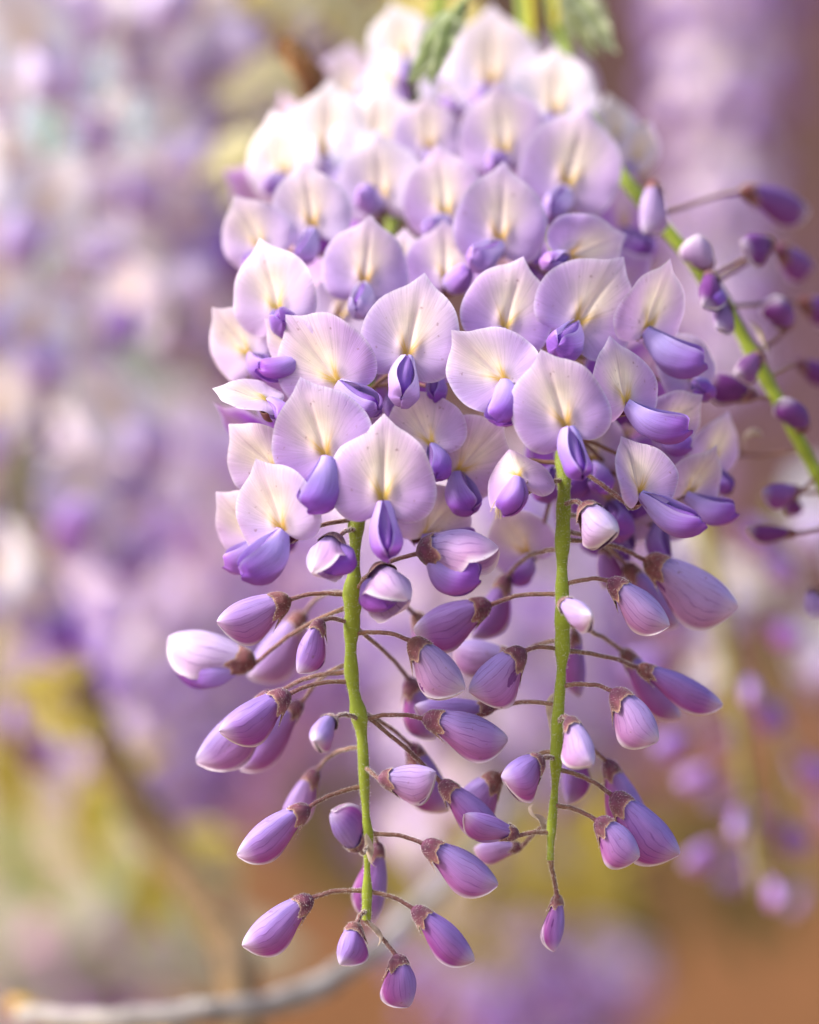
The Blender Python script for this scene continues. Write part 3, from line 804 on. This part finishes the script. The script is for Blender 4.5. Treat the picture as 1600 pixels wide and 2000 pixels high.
F('L', 486, 690, 376, 566, 140, 530, 730, d=.020, yaw=-30, pitch=-10, pale=.6, cup=.15, kdark=.2)
F('L', 612, 440, 590, 300, 150, 585, 520, d=.036, yaw=-8, pitch=0, pale=.4)
F('L', 512, 482, 448, 362, 135, 480, 530, d=.038, yaw=-18, pitch=0, pale=.5)
F('L', 520, 782, 372, 735, 125, 560, 830, d=.000, yaw=62, pitch=0, pale=.6, cup=.1)
F('L', 540, 920, 408, 806, 150, 520, 1000, d=.004, yaw=-30, pitch=-8, pale=.45, cup=.2)
F('L', 508, 1050, 400, 958, 150, 440, 1110, d=.010, yaw=-35, pitch=-10, pale=.4, kpale=.1)
F('L', 842, 866, 792, 762, 150, 860, 940, d=.004, yaw=6, pitch=-24, cup=.2, wave=.04, tipc=-.2)
F('R', 896, 920, 968, 830, 160, 920, 1004, d=.008, yaw=14, pitch=10, cup=.1, kl=1.0, kw=1.1, sy=900)
F('R', 1012, 930, 1000, 884, 128, 986, 1010, d=-.008, yaw=0, pitch=-42, cup=-.2, fold=.6, wave=.05, tipc=.3, kw=1.15, kdark=.25, gap=.45, hair=True, stamens=True, sy=935)
F('R', 1248, 962, 1238, 868, 136, 1372, 1036, d=-.004, yaw=30, pitch=-12, cup=.0, fold=-.75, wave=.04, hair=True, kl=1.1, sy=905)
F('R', 1342, 962, 1412, 830, 130, 1438, 1010, d=.016, yaw=40, pitch=10, cup=.1, kl=1.0, kw=1.1)
F('R', 1262, 640, 1320, 468, 165, 1372, 724, d=.012, yaw=42, pitch=0, cup=.12, kl=1.1)
F('R', 1290, 836, 1396, 748, 120, 1352, 880, d=.014, yaw=40, pitch=5, cup=.1)
F('R', 1112, 500, 1256, 452, 150, 1065, 520, d=.022, yaw=10, pitch=-20, cup=.2)
F('R', 1084, 222, 1086, 96, 165, 1060, 270, d=.062, yaw=0, pitch=-16, pale=.6, cup=.2)
F('R', 958, 165, 960, 30, 185, 935, 215, d=.072, yaw=0, pitch=-8, pale=.6)
F('L', 790, 110, 760, -10, 130, 790, 170, d=.075, yaw=-15, pitch=-5, pale=.85)
F('L', 770, 160, 715, 100, 90, 800, 200, d=.078, yaw=-20, pitch=-20, pale=.8)
F('L', 870, 190, 900, 140, 110, 888, 226, d=.070, yaw=0, pitch=-60, pale=.6)
F('R', 1205, 270, 1190, 180, 105, 1240, 310, d=.075, yaw=30, pitch=0, pale=.8, kpale=.7)
F('R', 1240, 310, 1275, 230, 90, 1225, 370, d=.072, yaw=30, pitch=0, pale=.8, kpale=.7)
F('L', 872, 545, 868, 452, 150, 915, 540, d=.030, yaw=0, pitch=-20, cup=.15)
F('L', 792, 545, 790, 466, 120, 770, 590, d=.036, yaw=-5, pitch=-10, pale=.2)
F('L', 640, 300, 640, 176, 175, 690, 385, d=.060, yaw=-10, pitch=-5, pale=.85)
F('L', 735, 300, 735, 178, 175, 700, 370, d=.058, yaw=-5, pitch=-10, pale=.8)
F('L', 560, 340, 530, 250, 150, 515, 372, d=.062, yaw=-25, pitch=-5, pale=.8)
F('L', 838, 290, 832, 190, 130, 850, 330, d=.056, yaw=0, pitch=-5, pale=.25)
F('L', 745, 390, 735, 270, 165, 700, 385, d=.050, yaw=-5, pitch=-5, pale=.6)
F('L', 660, 620, 700, 545, 130, 640, 660, d=.032, yaw=0, pitch=-10, pale=.6)
F('L', 850, 720, 860, 640, 120, 850, 786, d=.010, yaw=10, pitch=-30)
F('R', 1030, 1080, 985, 1010, 130, 1000, 1140, d=.028, yaw=-20, pitch=5)
F('L', 828, 1046, 900, 960, 150, 940, 1062, d=.012, yaw=30, pitch=5, cup=.1, kdark=.15)
F('R', 1160, 900, 1130, 820, 140, 1170, 960, d=.020, yaw=0, pitch=0)
F('R', 1290, 1010, 1330, 930, 140, 1290, 1100, d=.026, yaw=20, pitch=0, kdark=.1)
F('R', 1165, 1010, 1110, 900, 150, 1150, 1080, d=.034, yaw=-10, pitch=0)
F('R', 1352, 742, 1300, 640, 130, 1376, 770, d=.022, yaw=30, pitch=0)
F('R', 1388, 900, 1428, 800, 120, 1424, 960, d=.030, yaw=35, pitch=0)
F('R', 1205, 1005, 1260, 905, 150, 1230, 1090, d=.030, yaw=10, pitch=5, kdark=.1)
# side view hood with violet wings under it
B('L', 812, 1082, 970, 1050, 122, -.006, -.002, -20, 1.35, 1150, pale=.45, fat=1.15, wing_up=12, belly=1.05)

# flowers round the far side of the stems, seen through the gaps
rf = np.random.default_rng(21)
for i in range(46):
    key = 'L' if i % 2 == 0 else 'R'
    py = 180 + (i // 2) * 37 + rf.uniform(-20, 20)
    c = np.interp(py, [180, 500, 1000], [760, 660, 640]) if key == 'L' else np.interp(py, [180, 500, 1000], [1040, 1110, 1150])
    px = c + rf.uniform(-130, 130)
    a = rf.uniform(-0.6, 0.6) + (px - (850 if key == 'L' else 1050)) / 400
    d = float(dep(py)) + rf.uniform(.030, .050)
    F(key, px, py, px + 100 * math.sin(a), py - 100 * math.cos(a), rf.uniform(130, 165), None, None, d=d, yaw=(px - (750 if key == 'L' else 1080)) / 5 + rf.uniform(-25, 25), pitch=rf.uniform(-25, 15), pale=float(np.interp(py, [150, 350, 900], [.3, -.3, -.45])), detail=False, kdark=rf.uniform(.1, .4), kw=1.25)  # deeper petals and keels: shade inside the cluster painted into their colour

# stems themselves, swollen where the stalks leave
for key, st in STEMS.items():
    b = Buf()
    path = st['path'].copy(); rad = st['rad'].copy()
    for i in st['nodes']:
        j = np.arange(len(rad)); rad = rad + 0.00028 * np.exp(-((j - i) / 1.3)**2)
    rr = rad[:, None] * (1 + 0.05 * np.sin(np.linspace(0, 2*np.pi, 12, endpoint=False) * 3)[None, :])
    tube(b, path, rr, (0.19, 0.27, 0.02), 12, c2=(0.29, 0.35, 0.03))
    if key != 'T':
        tube_hairs(b, path[60:], rad[60:], 9000, 0.00042, 0.000028)
    build('stem', b, [M_STEM, M_FUZZ], path[0], st['root'])

# withered bracts still hanging on the stems
def bract(key, px, d, w=0.0016, seed=0):
    rs = np.random.default_rng(seed)
    pts = spline([P(x, y, d) for x, y in px], 16)
    t, u, ww = frame_tube(pts)
    s = np.linspace(0, 1, 16)
    wd = w * (np.sin(np.pi * s**0.7) * 0.9 + 0.08)
    q = np.linspace(-1, 1, 5)
    tw = s * 2.4 + rs.uniform(0, 3)
    side = np.cos(tw)[:, None] * u + np.sin(tw)[:, None] * ww
    nn = np.cross(t, side)
    v = pts[:, None] + wd[:, None, None] * (q[None, :, None] * side[:, None] + (0.5 * q[None, :, None]**2) * nn[:, None])
    b = Buf()
    b.grid(v, (0.50, 0.40, 0.33), (0, 0, 0))
    hairs(b, v[:, ::4].reshape(-1, 3), np.repeat(nn, 2, 0), 0.0004, 0.000018)
    hairs(b, v[:, 2].reshape(-1, 3), -nn, 0.0004, 0.000018)
    build('dry_bract', b, [M_DRY, M_FUZZ], pts[0], STEMS[key]['root'])
bract('R', [(1068, 1624), (1052, 1602), (1036, 1592), (1033, 1578), (1042, 1571)], .002, .0013, 3)
bract('R', [(1090, 1350), (1074, 1372), (1072, 1405), (1076, 1440), (1082, 1462)], .004, .0009, 4)
bract('L', [(716, 1628), (720, 1660), (722, 1684), (734, 1694)], -.002, .0010, 5)
bract('L', [(717, 1795), (730, 1808), (744, 1834), (738, 1848)], -.002, .0006, 6)
bract('T', [(1500, 690), (1486, 668), (1476, 640), (1462, 628)], .040, .0010, 8)
bract('T', [(1490, 850), (1470, 842), (1456, 850), (1452, 874)], .042, .0008, 9)

# ------------------------------------------------------------------ young leaves
def leaflet(buf, base, dr, nv, L, W, c, curl=0.15, fold=0.35, rs=None, edge=None):
    X = nrm(dr); Zn = nrm(np.asarray(nv) - X * np.dot(nv, X)); Y = np.cross(Zn, X)
    s = np.linspace(0, 1, 14); q = np.linspace(-1, 1, 7)
    w = np.sin(np.pi * s**0.75) ** 0.8 * (1 - 0.25 * s) * W / 2 + 0.0001
    w[-1] = 0.0001
    y = w[:, None] * q[None, :] * math.cos(fold)
    z = np.abs(w[:, None] * q[None, :]) * math.sin(fold) - curl * L * (s**2)[:, None] + 0.0008 * np.sin(s * 20)[:, None] * np.abs(q)[None, :]
    v = base + (s * L)[:, None, None] * X + y[..., None] * Y + z[..., None] * Zn
    c = np.asarray(c, float)
    f = (np.abs(q)[None, :, None] ** 3) * np.ones((14, 1, 1))
    ec = np.asarray(edge if edge is not None else c * 1.3)
    cc = c * (1 - 0.7 * f) + ec * 0.7 * f
    buf.grid(v, np.broadcast_to(cc, v.shape), (0, 0, 0))
    return v

def leaf(label, base, rach, lets, col, L, W, group=None, edge=None, sprd=0.7, name='young_leaf', curl=0.15, fold=0.35, seed=1):
    rs = np.random.default_rng(seed)
    root = link(name, None, rach[0])
    tag(root, label, 'leaf', group)
    pts = spline(rach, 20)
    b = Buf(); tube(b, pts, np.linspace(0.0009, 0.0004, 20) * max(1, L / 0.02) ** 0.5, col, 7)
    build('rachis', b, M_STEM, pts[0], root)
    t, u, w = frame_tube(pts)
    for f, a in lets:
        i = int(f * 19)
        p = pts[i]
        side = nrm(np.cross(t[i], (0, -1, 0)))
        dr = nrm(t[i] * math.cos(a) + side * math.sin(a) + rs.normal(0, 0.12, 3))
        nv = nrm(np.array((0, -1.0, 0.4)) + rs.normal(0, 0.35, 3))
        b = Buf()
        v = leaflet(b, p, dr, nv, L * rs.uniform(.8, 1.15), W * rs.uniform(.85, 1.1), np.asarray(col) * rs.uniform(.85, 1.15), curl, fold, rs, edge)
        build('leaflet', b, M_LEAF, p, root)
    return root

GR = (0.22, 0.32, 0.09); DOWN = (0.62, 0.68, 0.48)
def leaf_px(label, rach, lets, col, edge, fold=.5, seed=1):
    rs = np.random.default_rng(seed)
    pts = spline([P(*p) for p in rach], 16)
    root = link('young_leaf', None, pts[0]); tag(root, label, 'leaf')
    b = Buf(); tube(b, pts, np.linspace(.0010, .0006, 16), col, 7); build('rachis', b, M_STEM, pts[0], root)
    for (x0, y0, x1, y1, d0, d1, w) in lets:
        p0 = P(x0, y0, d0); p1 = P(x1, y1, d1)
        b = Buf(); leaflet(b, p0, p1 - p0, np.array((rs.uniform(-.5, .5), -1, .3)), np.linalg.norm(p1 - p0), w * kk(d0), np.asarray(col) * rs.uniform(.85, 1.15), .06, fold, rs, edge)
        build('leaflet', b, M_LEAF, p0, root)
leaf_px('folded downy green young leaf drooping over the white flowers', [(960, -120, .066), (930, -30, .062), (882, 28, .056)],
        [(884, 26, 798, 160, .056, .050, 62), (880, 30, 842, 168, .054, .048, 50), (888, 24, 812, 92, .058, .062, 44), (905, 5, 862, 120, .060, .056, 40)], (0.32, 0.41, 0.16), (.74, .78, .62), .55, 4)
leaf_px('ragged pale green young leaf beside two yellow stalks', [(1050, -160, .085), (1090, -70, .082), (1110, -20, .080)],
        [(1105, -25, 1208, 100, .080, .074, 62), (1100, -22, 1160, 112, .080, .078, 50), (1115, -30, 1196, 40, .080, .084, 46), (1098, -20, 1118, 95, .082, .080, 40), (1110, -30, 1180, 108, .084, .088, 44)], (0.36, 0.42, 0.20), (.74, .75, .62), .45, 9)
for i, (x0, x1) in enumerate(((1035, 1042), (1092, 1088))):
    b = Buf(); pts = spline([P(x0, -140, .10), P((x0 + x1) / 2, -20, .10), P(x1, 70 - 20 * i, .10)], 14)
    tube(b, pts, np.linspace(.0018, .0010, 14), (0.50, 0.42, 0.03), 8)
    tag(build('shoot', b, M_STEM, pts[0]), ['yellow young shoot pointing down between white petals and ragged leaf', 'yellow young shoot hanging against the ragged pale leaf'][i], 'shoot')

# ------------------------------------------------------------------ simple flowers for the racemes out of focus
def far_flower_mesh(seed, pale, bud=False, tint=(1, 1, 1), kp=0.0):
    rs = np.random.default_rng(seed)
    b = Buf()
    if bud:
        bud_shell(b, np.zeros(3), np.array((0, -.85, -.5)), np.array((1., 0, 0)), nrm((0, -.5, .85)), .016, .0092, rs, .05, u0=0.0, tone=.15, ns=10, nf=13)
        calyx(b, np.zeros(3), np.array((0, -.85, -.5)), np.array((1., 0, 0)), nrm((0, -.5, .85)), .016, .0094, rs, .005, False, 5, 12)
        return b.mesh('flower_bud', [M_BUD], (0, 0, 0))
    banner(b, np.zeros(3), np.eye(3), .0205, rs, .12, 0, .15, .03, pale, 25, 8)
    kd = nrm((rs.uniform(-.2, .2), -.6, -.8))
    X, Y, Z = axes(kd, (0, -.2, 1))
    for sd in (-1, 1):
        pod_side(b, np.zeros(3), X, Y, Z, .0135, sd, rs, .2, ns=8, nf=7, dark=.05, pale=kp)
    b.c = [q * np.asarray(tint) for q in b.c]
    return b.mesh('flower', [M_BAN], (0, 0, 0))
FARM = [far_flower_mesh(s, p, kp=k) for s, p, k in ((1, 1., 1.), (2, .9, .7), (3, .5, .3), (4, .15, .0))]  # whitest first, for raceme tops: strong sun painted into the flower colour
FARP = [far_flower_mesh(s, p, tint=(1.0, .80, .84), kp=.3) for s, p in ((11, .1), (12, .3), (13, .0), (14, .2))]  # pinker tint: tone of plants in shade painted into the petals
FARB = [far_flower_mesh(s, 0, True) for s in (5, 6)]

def far_raceme(label, top, length, r0, n_open, n_bud, seed, group=None, tint=0, lean=(0, 0), scale=1.0, stem_r=.0018, paleup=True, stem_col=(0.32, 0.32, 0.08)):
    rs = np.random.default_rng(seed)
    root = link('wisteria_raceme', None, top)
    tag(root, label, 'wisteria', group)
    end = np.asarray(top) + np.array((lean[0], lean[1], -length))
    pts = spline([top, (np.asarray(top) + end) / 2 + rs.normal(0, .004, 3), end], 24)
    b = Buf(); tube(b, pts, np.linspace(stem_r, stem_r * .45, 24), stem_col, 7)
    build('stem', b, M_STEM, top, root)
    n = n_open + n_bud
    for i in range(n):
        f = (i + .5) / n
        a = i * 2.39996 + rs.uniform(-.3, .3)
        isb = i >= n_open
        rr = r0 * (1.0 - .62 * f) * rs.uniform(.8, 1.15)
        p0 = pts[min(23, int(f * 23))]
        p = p0 + np.array((math.sin(a) * rr, -math.cos(a) * rr, -rr * .25))
        me = FARB[i % 2] if isb else (FARP[(i * 7 + seed) % 4] if tint else FARM[2 + (i * 7 + seed) % 2] if group else FARM[int(np.clip(f * 4.6 - 1.4 + rs.normal(0, .5), 0, 3))])
        o = bpy.data.objects.new('flower_bud' if isb else 'flower', me)
        COL.objects.link(o); o.parent = root
        o.location = tuple(p - np.asarray(top))
        o.rotation_euler = (rs.uniform(-.5, .1), rs.uniform(-.5, .5), math.atan2(math.sin(a), math.cos(a)) * .75 + rs.uniform(-.3, .3))
        sc = scale * rs.uniform(.85, 1.1) * (1 - .25 * f)
        o.scale = (sc, sc, sc)
        b = Buf(); tube(b, spline([p0, (p0 + p) / 2 + np.array((0, 0, .002)), p], 5), .0005, (.28, .18, .12), 5)
        me2 = b.mesh('pedicel', [M_PED], p)
        oo = bpy.data.objects.new('pedicel', me2); COL.objects.link(oo); oo.parent = o
        oo.matrix_parent_inverse = (Matrix.LocRotScale(Vector((0, 0, 0)), o.rotation_euler, o.scale)).inverted()
    return root

# out-of-focus neighbours
VINE_Z = ZC + .34
def hang(px, py_top, d): return P(px, py_top, d)
far_raceme('large blurred pale lilac and violet raceme hanging over a bare end of purple buds', P(190, -330, .27), .262, .050, 46, 7, 31, lean=(-.034, 0), scale=1.45)
far_raceme('blurred half-hidden raceme with bright violet keels crowding the pale one', P(330, -300, .28), .140, .036, 20, 0, 32, scale=1.45)
far_raceme('blurred narrow raceme with magenta buds below the violet blossom mass', P(60, 300, .32), .120, .030, 14, 12, 33, lean=(-.006, 0))
far_raceme('blurred thin raceme with mustard stem and sparse pink buds', P(1345, 900, .20), .112, .020, 0, 17, 34, lean=(.018, 0), stem_r=.0028, stem_col=(.36, .32, .10))
far_raceme('blurred sparse raceme with small violet blossoms over brown shade', P(1520, 960, .30), .115, .030, 12, 10, 35, lean=(.008, 0))
G = ('far pale lilac racemes', 'far dusky pink racemes')
LB = ['very blurred pale lilac raceme behind the bare end of purple buds', 'very blurred pale lilac raceme above the thick brown branch',
      'very blurred dusky pink raceme behind the edge-on white petal'] + ['very blurred pale lilac raceme hanging between the two sharp green stems'] * 3 + [
      'very blurred pale lilac raceme high beside the slanting green stem', 'very blurred dusky pink raceme behind the stem with one long-stalked bud',
      'very blurred dusky pink raceme behind the stem with a trio of buds', 'very blurred pale lilac raceme low under the lone hanging bud',
      'very blurred dusky pink raceme low between thick branch and grey twig']
far = [(330, 800, .60, .15, .040, 0), (310, 1150, .66, .09, .045, 0), (480, 800, .75, .18, .05, 1), (930, 900, .55, .20, .05, 0), (840, 900, .66, .17, .05, 0), (1010, 980, .72, .13, .045, 0),
       (1420, -300, .80, .25, .028, 0), (1150, 820, .85, .18, .05, 1), (620, 1050, .9, .12, .05, 1),
       (1080, 1790, .9, .07, .045, 0), (170, 1780, .9, .06, .04, 1)]
for i, (x, y, d, ln, r, pk) in enumerate(far):
    far_raceme(LB[i], P(x, y, d), ln, r, 44, 2, 50 + i, G[pk], scale=1.25, tint=pk)

# ------------------------------------------------------------------ woody vine pieces
def vine(name, label, px, radii, col, seed, cat='branch', knob=0.12):
    rs = np.random.default_rng(seed)
    pts = spline([P(*p) for p in px], 60)
    pts[1:-1] += rs.normal(0, .0005, (58, 3))
    d = pts[:, 1].mean()
    r = np.interp(np.linspace(0, 1, 60), np.linspace(0, 1, len(radii)), radii) * kk(d) / 2
    rr = r[:, None] * (1 + knob * rs.normal(0, .5, (60, 14)))
    b = Buf(); tube(b, pts, rr, col, 14)
    return tag(build(name, b, M_BARK, pts[0]), label, cat)
vine('vine_branch', 'thick blurred brown vine branch descending to the grey twig', [(150, 1300, .28), (240, 1520, .27), (350, 1690, .25), (440, 1830, .22), (470, 1990, .16), (480, 2100, .15)], [60, 80, 85, 80, 70, 66], (0.13, 0.08, 0.035), 2)
vine('twig', 'pale grey lichen-crusted twig curving under the hanging buds', [(40, 1985, .13), (230, 1990, .12), (440, 1978, .125), (600, 1942, .14), (715, 1870, .16), (800, 1790, .19), (930, 1660, .26), (1040, 1540, .34)], [34, 42, 44, 42, 38, 34, 30, 26], (0.30, 0.27, 0.26), 3, 'twig', .2)
vine('twig', 'blurred snapped brown twig stub above the white petals', [(650, 330, .12), (625, 200, .11), (585, 120, .10), (560, 92, .10)], [46, 50, 54, 50], (0.30, 0.15, 0.06), 4, 'twig')
vine('twig', 'blurred ochre twig lying below the grey one', [(30, 1960, .15), (150, 2010, .15), (330, 2030, .15)], [40, 46, 40], (0.50, 0.30, 0.08), 5, 'twig')

# ------------------------------------------------------------------ blurred foliage
def spray(label, px, py, d, ang, n, L, W, col, seed):
    rs = np.random.default_rng(seed)
    b0 = P(px, py, d)
    dr = np.array((math.sin(R_(ang)), 0, math.cos(R_(ang))))
    rach = [b0, b0 + dr * L * 1.2, b0 + dr * L * 2.2 + np.array((0, -.01, -.01))]
    lets = [(f, s * rs.uniform(.7, 1.1)) for f in np.linspace(.15, .95, n) for s in (-1, 1)] + [(1.0, 0.0)]
    return leaf(label, None, rach, lets, col, L, W, name='wisteria_leaf', seed=seed, curl=.2, fold=.2)
spray('blurred lemon yellow leaf glowing under the magenta buds', 140, 1460, .27, -4, 2, .0135, .0105, (0.78, 0.68, 0.16), 3)
spray('blurred olive yellow leaf crossing behind the thick branch', -60, 1440, .36, 112, 3, .030, .013, (0.42, 0.33, 0.04), 4)
spray('blurred grey green leaf low beside the thick branch', -60, 1900, .55, 75, 4, .040, .022, (0.34, 0.33, 0.24), 15)
spray('blurred fresh green leaf beside the thick branch', -40, 1680, .40, 80, 3, .028, .013, (0.42, 0.48, 0.14), 5)
spray('blurred golden leaf above the snapped twig', 440, 60, .26, 72, 3, .024, .016, (0.72, 0.62, 0.20), 6)
spray('blurred cream yellow leaf hanging before the golden one', 700, -60, .24, 215, 3, .022, .015, (0.74, 0.70, 0.42), 16)
spray('blurred sage green leaf behind the snapped twig', 430, 290, .28, 52, 3, .026, .016, (0.60, 0.60, 0.36), 7)
spray('blurred dark olive leaf low behind the trio of buds', 560, 1720, .60, 60, 4, .045, .022, (0.22, 0.19, 0.05), 8)
spray('blurred moss coloured leaf right of the trio of buds', 780, 1850, .50, 55, 4, .036, .018, (0.36, 0.29, 0.05), 10)
spray('blurred khaki leaf under the lone hanging bud', 950, 1740, .70, 80, 5, .05, .024, (0.26, 0.20, 0.07), 11)

# ------------------------------------------------------------------ background: plastered garden wall and the ground
b = Buf()
xs = np.linspace(-0.20, 3.6, 25); zs = np.linspace(-0.05, 3.2, 15)
gx, gz = np.meshgrid(xs, zs)
v = np.stack([gx, 2.2 + 0.02 * np.sin(gx * 3) + 0.015 * np.sin(gz * 4), gz], -1)
b.grid(v, (1, 1, 1), (0, 0, 0))
b.grid(v[::-1] + np.array((0, .3, 0)), (1, 1, 1), (0, 0, 0))
b.grid(np.stack([v[:, 0] + np.array((0, .3, 0)), v[:, 0]], 1), (1, 1, 1), (0, 0, 0))
b.grid(np.stack([v[-1] , v[-1] + np.array((0, .3, 0))], 0), (1, 1, 1), (0, 0, 0))
M_WALL = mottled_mat('weathered_plaster', (0.11, 0.065, 0.045), (0.15, 0.075, 0.075), (0.145, 0.075, 0.115), 3.2)
nt = M_WALL.node_tree                      # old terracotta limewash survives on the lower part of the wall
tc = nt.nodes.new('ShaderNodeTexCoord'); sx = nt.nodes.new('ShaderNodeSeparateXYZ'); nt.links.new(tc.outputs['Object'], sx.inputs[0])
nz = nt.nodes.new('ShaderNodeTexNoise'); nz.inputs['Scale'].default_value = 2.6; nt.links.new(tc.outputs['Object'], nz.inputs['Vector'])
ma = nt.nodes.new('ShaderNodeMath'); ma.operation = 'MULTIPLY_ADD'; ma.inputs[1].default_value = 0.9; nt.links.new(nz.outputs['Fac'], ma.inputs[0]); nt.links.new(sx.outputs[2], ma.inputs[2])
mr = nt.nodes.new('ShaderNodeMapRange'); nt.links.new(ma.outputs[0], mr.inputs[0])
mr.inputs[1].default_value = 1.72; mr.inputs[2].default_value = 1.98; mr.inputs[3].default_value = 1.0; mr.inputs[4].default_value = 0.0
mw = nt.nodes.new('ShaderNodeMix'); mw.data_type = 'RGBA'; nt.links.new(mr.outputs[0], mw.inputs[0])
hsn = [n for n in nt.nodes if n.type == 'HUE_SAT'][0]; prn = [n for n in nt.nodes if n.type == 'BSDF_PRINCIPLED'][0]
nt.links.new(hsn.outputs[0], mw.inputs[6]); mw.inputs[7].default_value = (0.30, 0.135, 0.055, 1)
nt.links.new(mw.outputs[2], prn.inputs['Base Color'])
tag(build('garden_wall', b, M_WALL, (0, 2.2, 0)), 'weathered terracotta and mauve plaster wall end behind the racemes', 'wall')
b = Buf()
g = np.stack(np.meshgrid(np.linspace(-150, 150, 61), np.linspace(-150, 150, 61)), -1)
g = np.concatenate([g, np.zeros(g.shape[:2] + (1,))], -1)
b.grid(g, (1, 1, 1), (0, 0, 0))
M_GRD = mottled_mat('dry_earth', (0.24, 0.15, 0.08), (0.30, 0.20, 0.12), (0.22, 0.20, 0.08), 2.0)
tag(build('ground', b, M_GRD, (0, 0, 0)), 'dry brown earth under the wisteria', 'ground', kind='structure')
